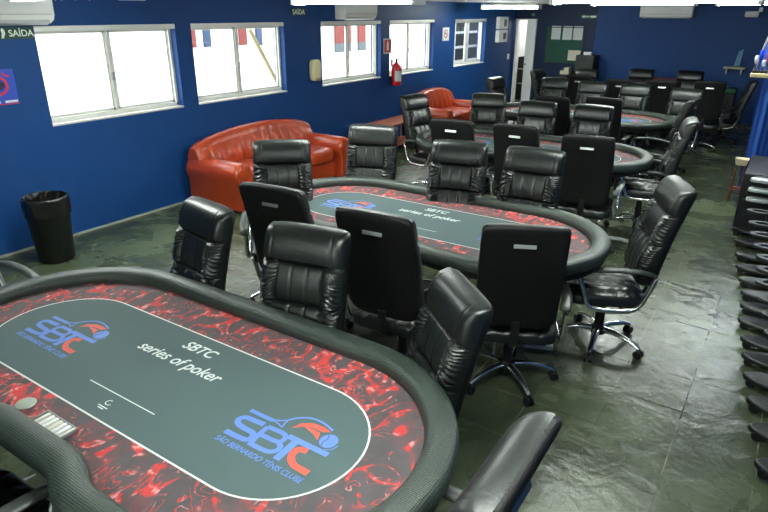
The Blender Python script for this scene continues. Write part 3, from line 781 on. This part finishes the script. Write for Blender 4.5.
# poster
t = thing('poster', 'small blue poster with a red ring at the left photo edge', 'poster', (XL, 2.70, 1.51))
MB().box(0, .004, -.16, .14, -.15, .15).build('sheet', mat('poster_blue', (40, 74, 178), .45), t, smooth=False)
rg = MB(); ribbon(rg, [(-.02+.085*math.cos(q*PI/16), .015+.075*math.sin(q*PI/16)) for q in range(32)], .022, 0, closed=True)
ribbon(rg, [(.095+.05*math.cos(q), .13+.04*math.sin(q)) for q in (3.3, 3.8, 4.3, 4.8)], .016, 0); rg.v = [(.0055, p[0], p[1]) for p in rg.v]; rg.build('red_ring', mat('poster_red', (214, 40, 70), .5), t, smooth=False)
sc_ = MB(); sc_.add([(.0060, -.06, -.01), (.0060, -.01, -.03), (.0060, .04, 0), (.0060, .05, .035), (.0060, 0, .05), (.0060, -.04, .03)], [tuple(range(6))]); sc_.build('dark_figure', mat('poster_dark', (30, 30, 60), .5), t, smooth=False)
MB().box(.004, .005, -.12, -.02, -.135, -.115).box(.004, .005, .02, .13, -.135, -.115).build('caption_bars', M_LINE, t, smooth=False)
MB().box(.004, .005, -.16, .14, -.15, -.142).build('red_edge', mat('poster_red', (214, 40, 70), .5), t, smooth=False)
# dispenser
t = thing('towel_dispenser', 'cream rounded dispenser on the wall between second and third windows', 'dispenser', (XL, 6.97, 1.36))
c = MB(); cushion(c, 0, .10, -.09, .09, -.145, .15, n=12); c.build('dispenser_body', mat('cream_plastic', (244, 236, 186), .4), t, angle=80)
c = MB(); c.box(.095, .124, -.04, .04, -.14, -.10); c.build('spout', mat('cream_dark', (170, 164, 128), .5), t, bevel=.006)
# fire sign + extinguisher
t = thing('fire_sign', 'red square extinguisher sign between third and fourth windows', 'sign', (XL, 8.93, 1.61))
MB().box(0, .004, -.12, .12, -.12, .12).build('board', M_LINE, t, smooth=False)
MB().box(.004, .006, -.10, .10, -.10, .10).build('red_field', mat('sign_red', (196, 44, 40), .5), t, smooth=False)
MB().box(.006, .0075, -.03, .03, -.07, .05).box(.006, .0075, -.015, .015, .05, .08).build('pictogram', M_LINE, t, smooth=False)
t = thing('fire_extinguisher', 'red fire extinguisher with white label hanging left of the fourth window', 'fire extinguisher', (XL+.10, 9.06, .97))
b = MB(); b.lathe([(.0, 0), (.075, 0), (.085, .02), (.085, .27), (.07, .33), (.03, .365), (.025, .38)], 28); b.build('cylinder', mat('extinguisher_red', (204, 26, 34), .3), t, angle=50)
b = MB(); b.grid(lambda i, j: (.0862*math.cos(-1.3+i*1.9), .0862*math.sin(-1.3+i*1.9), .07+.17*j), 12, 3); b.build('label', M_LINE, t)
b = MB(); b.tube([(0, 0, .37), (0, 0, .43)], .018, 10); b.box(-.012, .012, -.015, .09, .42, .44); b.box(-.012, .012, -.015, .07, .455, .468); b.tube(bez([(0, .03, .40), (.03, .10, .37), (.03, .11, .2), (.02, .10, .05)], 6), .009, 8); b.build('valve_and_hose', M_PLASTIC, t)
MB().box(-.10, -.08, -.02, .02, .30, .42).build('wall_hook', M_SILVER, t, smooth=False)
# no smoking sign
t = thing('no_smoking_sign', 'small white sign with a red ring left of the last window', 'sign', (XL, 10.98, 1.745))
MB().box(0, .004, -.13, .13, -.12, .12).build('board', M_LINE, t, smooth=False)
rg = MB(); ribbon(rg, [(.07*math.cos(q*PI/12), .01+.07*math.sin(q*PI/12)) for q in range(24)], .018, 0, closed=True); ribbon(rg, [(-.05, .06), (.05, -.04)], .016, 0); rg.v = [(.0055, p[0], p[1]) for p in rg.v]; rg.build('red_ring', mat('sign_red', (196, 44, 40), .5), t, smooth=False)
MB().box(.004, .005, -.04, .03, .0, .02).build('cigarette', M_PLASTIC, t, smooth=False)
# two switch boxes and a light switch
for k, (z, lab) in enumerate(((1.92, 'white electric box with dark window, upper one by the far corner'), (1.64, 'white electric box with dark window, lower one by the far corner'))):
    t = thing('electric_box', lab, 'electric box', (XL, 13.56, z), 0, 'electric boxes by the far corner')
    MB().box(0, .09, -.24, .24, -.128, .128).build('box_body', M_WHITE, t, smooth=False, bevel=.01)
    MB().box(.088, .093, .0, .15, -.07, .07).build('dark_window', mat('smoke_window', (30, 34, 36), .2), t, smooth=False)
t = thing('light_switch', 'small white light switch near the doorway', 'switch', (XL, 14.15, 1.17))
MB().box(0, .012, -.05, .05, -.06, .06).build('plate', M_WHITE, t, smooth=False, bevel=.003)
MB().box(.012, .018, -.02, .02, -.025, .025).build('rocker', M_LINE, t, smooth=False)

# ------------------------------------------------------------------ back wall
dr = struct(MB().box(-5.52, -5.30, YB-.06, YB+.02, 0, DZ), 'door_1', mat('door_white', (242, 242, 238), .5), bevel=.006)
d2 = MB().box(-5.80, -5.76, YB, YB+.15, 0, DZ).box(-5.80, -5.3, YB, YB+.15, DZ-.03, DZ).build('door_frame', M_WHITE, dr, smooth=False)
MB().box(-5.50, -5.46, YB-.09, YB-.06, .98, 1.02).build('door_handle', M_SILVER, dr, smooth=False)
# far room: white panel partition, dark rack and chrome trolley
fs_ = thing('storage_rack', 'black storage rack with a pale pipe glimpsed through the far doorway', 'rack', (-5.78, 15.1, 0))
MB().box(-.3, .35, .1, .5, .05, 1.1).build('rack_body', mat('rack_black', (18, 19, 20), .5), fs_, smooth=False, bevel=.01)
MB().tube(bez([(.05, .05, .0), (.08, .05, .6), (.16, .05, .95), (.24, .05, 1.0)], 6), .018, 10).build('pipe', M_SILVER, fs_)
for z in (.45, .8): MB().box(-.3, .35, .04, .1, z, z+.03).build('rack_shelf', M_SILVER, fs_, smooth=False)
fl = bpy.data.lights.new('far_room_lamp', 'POINT'); fl.energy = 18; fl.shadow_soft_size = .2
flo = bpy.data.objects.new('far_room_lamp', fl); COL.objects.link(flo); flo.location = (-5.3, 15.4, 2.15)
# notice board
t = thing('notice_board', 'dark green notice board on the back wall right of the doorway', 'board', (-4.62, YB, 1.44))
MB().box(-.40, .42, -.02, 0, -.36, .38).build('board_panel', mat('board_green', (22, 74, 58), .8), t, smooth=False)
MB().box(-.42, -.40, -.028, 0, -.38, .40).box(.42, .44, -.028, 0, -.38, .40).box(-.42, .44, -.028, 0, -.38, -.36).box(-.42, .44, -.028, 0, .38, .40).build('board_frame', mat('board_frame_dark', (40, 48, 44), .5), t, smooth=False)
M_PAPER = mat('paper', (206, 210, 210), .8)
for k, (x, z, w_, h, lab) in enumerate(((-.31, .13, .21, .29, 'left paper notice in the top row on the green board'), (-.05, .13, .21, .29, 'middle paper notice in the top row on the green board'), (.19, .13, .21, .29, 'right paper notice in the top row on the green board'), (.12, -.31, .28, .22, 'wider cream paper notice at the bottom of the green board'))):
    p = thing('paper_notice', lab, 'paper', (-4.62+x, YB-.0225, 1.44+z), 0, 'papers on the notice board')
    MB().box(0, w_, -.002, 0, 0, h).build('sheet', M_PAPER if k < 3 else mat('cream_paper', (222, 212, 186), .8), p, smooth=False)
    q = MB()
    for r_ in range(6): q.box(.03, w_-.04-.02*(r_ % 2), -.0026, -.0022, h-.04-r_*h/8, h-.037-r_*h/8)
    q.build('print_lines', mat('faint_ink', (150, 155, 160), .8), p, smooth=False)
# arrow sign, small sign over door
t = thing('arrow_sign', 'small pale green arrow sign high on the back wall', 'sign', (-4.12, YB, 2.06))
MB().box(-.19, .16, -.004, 0, -.035, .035).build('board', mat('sign_green_mid', (52, 104, 84), .5), t, smooth=False)
a = MB(); a.add([(-.17, -.005, 0), (-.11, -.005, .03), (-.11, -.005, -.03)], [(0, 2, 1)]); a.box(-.11, .0, -.006, -.0045, -.008, .008); a.box(.02, .14, -.006, -.0045, -.018, .018); a.build('arrow', M_GLOW, t, smooth=False)
tag(MB().box(-5.45, -5.37, YB-.01, YB, 2.06, 2.12).build('door_number_plate', mat('plate_green', (90, 130, 110), .5)), 'tiny green plate above the far doorway', 'sign')
# dark cabinet with little cream box on it
t = thing('cabinet', 'tall dark cabinet against the back wall right of the notice board', 'cabinet', (-3.97, YB-.28, 0))
MB().box(-.2, .2, -.22, .22, 0, 1.28).build('cabinet_body', mat('cabinet_dark', (26, 34, 30), .5), t, smooth=False, bevel=.01)
for z in (.25, .62, .98): 
    d = MB().box(-.185, .185, -.235, -.22, z-.16, z+.16).build('drawer', mat('drawer_dark', (34, 40, 34), .45), t, smooth=False, bevel=.005)
    MB().box(-.05, .05, -.25, -.235, z-.01, z+.01).build('drawer_handle', M_SILVER, d, smooth=False)
tag(MB().box(-.08, .08, -.05, .05, 0, .06).build('white_box', M_WHITE, smooth=False, bevel=.005, loc=(-3.98, YB-.28, 1.28)), 'small white box lying on the tall dark cabinet', 'box')
t = thing('cream_holder', 'cream holder stuck to the back wall left of the tall dark cabinet', 'holder', (-4.42, 14.1, .0))
MB().box(-.12, .12, -.12, .12, .0, .85).build('stand_body', mat('rack_black', (18, 19, 20), .5), t, smooth=False, bevel=.01)
MB().box(-.10, .10, -.10, .10, .85, .93).box(-.02, .10, -.10, .10, .93, 1.0).build('cream_top', mat('cream_thing', (196, 190, 164), .5), t, smooth=False, bevel=.01)
t['label'] = 'narrow black stand with a cream top in front of the tall dark cabinet'; t['category'] = 'stand'; t.name = 'narrow_stand'
# red-brown sideboard edge and green case against the wall
t = thing('sideboard', 'low reddish wood sideboard against the blue back wall between two chairs', 'sideboard', (-2.25, YB-.24, 0))
MB().box(-.34, .34, -.2, .2, .84, .87).build('top_board', mat('reddish_wood', (140, 66, 48), .45, var=.2), t, smooth=False, bevel=.005)
MB().box(-.33, .33, -.18, .2, .0, .84).build('sideboard_body', mat('dark_red_wood', (60, 34, 30), .5), t, smooth=False)
t = thing('lidded_case', 'black box with a green lid by the back wall near the curtain', 'case', (-1.18, YB-.2, 0))
MB().box(-.2, .2, -.16, .16, 0, .66).build('stand_box', mat('rack_black', (18, 19, 20), .5), t, smooth=False, bevel=.01)
MB().box(-.2, .2, -.16, .16, .665, .76).build('green_lid', mat('case_green', (18, 92, 58), .5), t, smooth=False, bevel=.015)
MB().box(-.06, .06, -.02, .02, .76, .785).build('handle', M_PLASTIC, t, smooth=False, bevel=.004)

# ------------------------------------------------------------------ right side
# security camera in the far corner
t = thing('security_camera', 'white security camera in the far right top corner', 'camera', (-.88, YB, 2.13))
MB().box(-.03, .03, -.05, 0, .04, .12).build('bracket', M_WHITE, t, smooth=False, bevel=.005)
b = MB(); b.lathe([(.0, -.16), (.05, -.16), (.055, -.14), (.055, .06), (.02, .07)], 18, cx=-.08, cz=0, cy=-.12, axis='x'); b.build('camera_body', M_WHITE, t)
# small shelf with a clear trophy
t = thing('wall_shelf', 'small pale wood shelf on the back wall near the corner', 'shelf', (-1.10, YB, 1.14))
MB().box(-.20, .18, -.2, 0, -.02, .012).build('shelf_board', mat('pale_wood', (196, 184, 140), .5), t, smooth=False, bevel=.003)
for x in (-.15, .11): MB().box(x, x+.02, -.15, 0, -.12, -.02).build('shelf_bracket', M_SILVER, t, smooth=False)
t = thing('glass_trophy', 'clear blue glass trophy standing on the small back wall shelf', 'trophy', (-1.08, YB-.1, 1.1525))
MB().box(-.06, .06, -.03, .03, 0, .035).build('trophy_base', mat('trophy_green', (60, 140, 120), .2), t, smooth=False, bevel=.004)
tr = mat('blue_glass', (120, 170, 200), .08, spec=.8); 
MB().add([(-.05, -.01, .035), (.05, -.01, .035), (.05, .01, .035), (-.05, .01, .035), (-.01, -.01, .30), (.07, -.01, .34), (.07, .01, .34), (-.01, .01, .30)], [(0, 3, 2, 1), (4, 5, 6, 7), (0, 1, 5, 4), (1, 2, 6, 5), (2, 3, 7, 6), (3, 0, 4, 7)]).build('glass_plate', tr, t, smooth=False)
# tall curtain on a rail
t = thing('curtain', 'blue curtain', 'curtain', (.04, 8.72, 0))
b = MB()
def cur(i, j, off=0):
    x = -.40+i*1.3; return (x, off+.030*math.sin(i*52)+.014*math.sin(i*121+1), .02+1.42*j)
b.grid(cur, 160, 6); b.grid(lambda i, j: cur(1-i, j, .008), 160, 6)
b.build('curtain_cloth', mat('blue_cloth', (30, 80, 160), .7), t)
MB().box(-.36, XR-.09, .06, 1.4, .0, 1.44).build('cabinet_body', mat('navy_board', (24, 44, 84), .6), t, smooth=False)
t.name = 'curtained_cabinet'; t['label'] = 'cabinet hung with a blue curtain on the right, below the trophies'; t['category'] = 'cabinet'
# trophy shelf above
t = thing('trophy_shelf', 'pale wood ledge over the blue curtain holding blue and white trophies', 'shelf', (.0, 8.68, 1.465))
MB().box(-.49, .90, -.07, 1.3, -.022, .022).build('ledge', mat('ledge_wood', (206, 190, 140), .5), t, smooth=False, bevel=.004)
b = MB(); b.tube([(-.475, .06, .02), (-.37, .06, .56), (-.34, .06, .80)], .011, 8); b.build('slanted_rod', M_SILVER, t)
MB().add([(-.465, .08, .02), (.9, .08, .02), (.9, .08, .80), (-.33, .08, .80), (-.465, .11, .02), (.9, .11, .02), (.9, .11, .80), (-.33, .11, .80)], [(0, 1, 2, 3), (7, 6, 5, 4), (0, 4, 5, 1), (1, 5, 6, 2), (2, 6, 7, 3), (3, 7, 4, 0)]).build('blue_back_panel', mat('panel_blue', (40, 66, 140), .35), t, smooth=False)
tc_ = [('white_and_blue', (206, 214, 226), -.52, .20), ('deep blue', (28, 60, 190), -.48, .26), ('pale silver', (196, 204, 214), -.44, .15), ('red topped', (196, 70, 84), -.40, .24)]
for k, (nm, c, x, h) in enumerate(tc_):
    t = thing('trophy', '%s trophy on the pale ledge at the right edge, number %s from the left' % (nm.replace('_', ' '), ('first', 'second', 'third', 'fourth')[k]), 'trophy', (.0+x+.06, 8.72, 1.488), 0, 'trophies on the right ledge')
    t['label'] = ['white cup shaped trophy at the left end of the pale ledge', 'deep blue trophy, second from the left end of the pale ledge', 'low silver trophy on the pale ledge beside the blue one', 'tall red topped trophy at the right photo edge'][k]
    m_ = mat('trophy_%d' % k, c, .25, metal=.2)
    MB().lathe([(.0, 0), (.022, 0), (.022, .03), (.008, .04), (.007, h*.5)], 14, cy=-.045).build('trophy_foot', M_PLASTIC, t)
    MB().lathe([(.006, h*.5), (.02, h*.62), (.024, h*.9), (.018, h), (.0, h*.95)], 14, cy=-.045).build('trophy_cup', m_, t)

# black equipment box in front of the curtain
t = thing('speaker_box', 'large black box on the right, between curtain and folded stands', 'box', (.30, 7.55, 0))
MB().box(-.56, .60, -.42, .62, 0, .62).build('box_body', mat('box_black', (20, 23, 26), .45), t, smooth=False, bevel=.012)
MB().tube(bez([(-.50, -.43, .42), (-.49, -.46, .47), (-.45, -.46, .50), (-.40, -.46, .47), (-.39, -.43, .43)], 5), .010, 8).build('handle', M_CHROME, t)
# little wooden stool with cream seat
t = thing('wooden_stool', 'small brown wooden stool with a cream top beside the black box', 'stool', (-.36, 8.42, 0))
t.scale = (.68, .68, 1)
MB().add([(-.085, -.09, .44), (.085, -.09, .44), (.085, .09, .44), (-.085, .09, .44), (-.11, -.10, .52), (.11, -.10, .52), (.11, .10, .52), (-.11, .10, .52)], [(3, 2, 1, 0), (4, 5, 6, 7), (0, 1, 5, 4), (1, 2, 6, 5), (2, 3, 7, 6), (3, 0, 4, 7)]).build('seat', mat('cream_seat', (206, 192, 156), .6), t, bevel=.01)
for sx in (-1, 1):
    for sy in (-1, 1): MB().tube([(sx*.065, sy*.07, .44), (sx*.09, sy*.10, 0)], .016, 10).build('leg', mat('stool_wood', (128, 56, 34), .45), t)
for p in ([(-.08, -.09, .14), (.08, -.09, .14)], [(-.08, .09, .14), (.08, .09, .14)], [(-.075, -.08, .25), (-.075, .08, .25)]): MB().tube(p, .012, 8).build('stretcher', mat('stool_wood', (128, 56, 34), .45), t)

# row of nested folded stands
M_STAND = mat('stand_black', (26, 30, 29), .42, bump=.15, bscale=120)
def oval(rx, ry, n=28): return [(rx*math.cos(2*PI*k/n), ry*math.sin(2*PI*k/n)) for k in range(n)]
def make_stand(ringmat, name='folding_stand'):
    t = thing(name, 'x', 'stand')
    b = MB(); b.prism([(x+.30, y) for x, y in oval(.30, .10)], .035, .07); fp = b.build('foot_plate', M_STAND, t, bevel=.012, angle=30)
    for x in (.05, .55):
        b = MB(); b.lathe([(.0, -.02), (.026, -.02), (.03, -.012), (.03, .012), (.026, .02), (.0, .02)], 16, cx=x, cy=-.03, cz=.03, axis='y'); b.build('wheel', M_PLASTIC, t)
    MB().tube([(.33, .0, .07), (.275, .0, .365)], .022, 12).build('post', M_STAND, t)
    b = MB(); o_ = oval(.125, .075, 32); i_ = oval(.075, .032, 32)
    v = [(x+.17, y, z) for z in (.36, .385) for P in (o_, i_) for x, y in P]; n = 32; fs = []
    for j in range(n):
        k = (j+1) % n
        fs += [(j, k, 2*n+k, 2*n+j), (n+k, n+j, 3*n+j, 3*n+k), (2*n+j, 2*n+k, 3*n+k, 3*n+j), (k, j, n+j, n+k)]
    b.add(v, fs); b.build('top_ring', ringmat, t, bevel=.005, angle=30)
    return t
FEET = [(-.26, 7.02), (-.2, 6.63), (-.15, 6.22), (-.12, 5.89), (-.07, 5.58), (-.03, 5.3), (-.01, 5.03), (0, 4.75), (.04, 4.45), (.07, 4.2), (.10, 3.93), (.14, 3.65), (.17, 3.37), (.22, 3.06)]
s0 = None
for i, (x, y) in enumerate(FEET):
    if s0 is None: o = s0 = make_stand(M_STAND)
    else: o = copy_tree(s0)
    o.location = (x, y, 0)
    o['category'] = 'stand'; o['group'] = 'folded black stands in a row along the right edge'
    ordw = ['first', 'second', 'third', 'fourth', 'fifth', 'sixth', 'seventh', 'eighth', 'ninth', 'tenth', 'eleventh', 'twelfth', 'thirteenth', 'fourteenth'][i]
    o['label'] = 'black oval footed stand with ring top, %s in the row counting from the black box' % ordw
    if i == 13: o['label'] = 'black oval footed stand nearest to us in the row at the right edge'
# chrome rings stacked on the front of the black box row
for i, (z, x) in enumerate(((.60, .0), (.50, .0), (.40, .0))):
    t = thing('chrome_handle_bar', ['topmost', 'middle', 'lowest'][i]+' of three chrome paddle bars in front of the black box', 'handle bar', (-.06, 6.98, z), 0, 'chrome bars in front of the black box')
    for k in range(2):
        b = MB(); cushion(b, -.13+k*.27, .11+k*.27, -.05, .05, -.022, .022, n=10); b.build('paddle', mat('satin_silver', (214, 218, 220), .35, metal=.55), t, angle=80)
    MB().box(-.10, .40, .0, .14, -.012, .012).build('arm', M_STAND, t, smooth=False, bevel=.004)
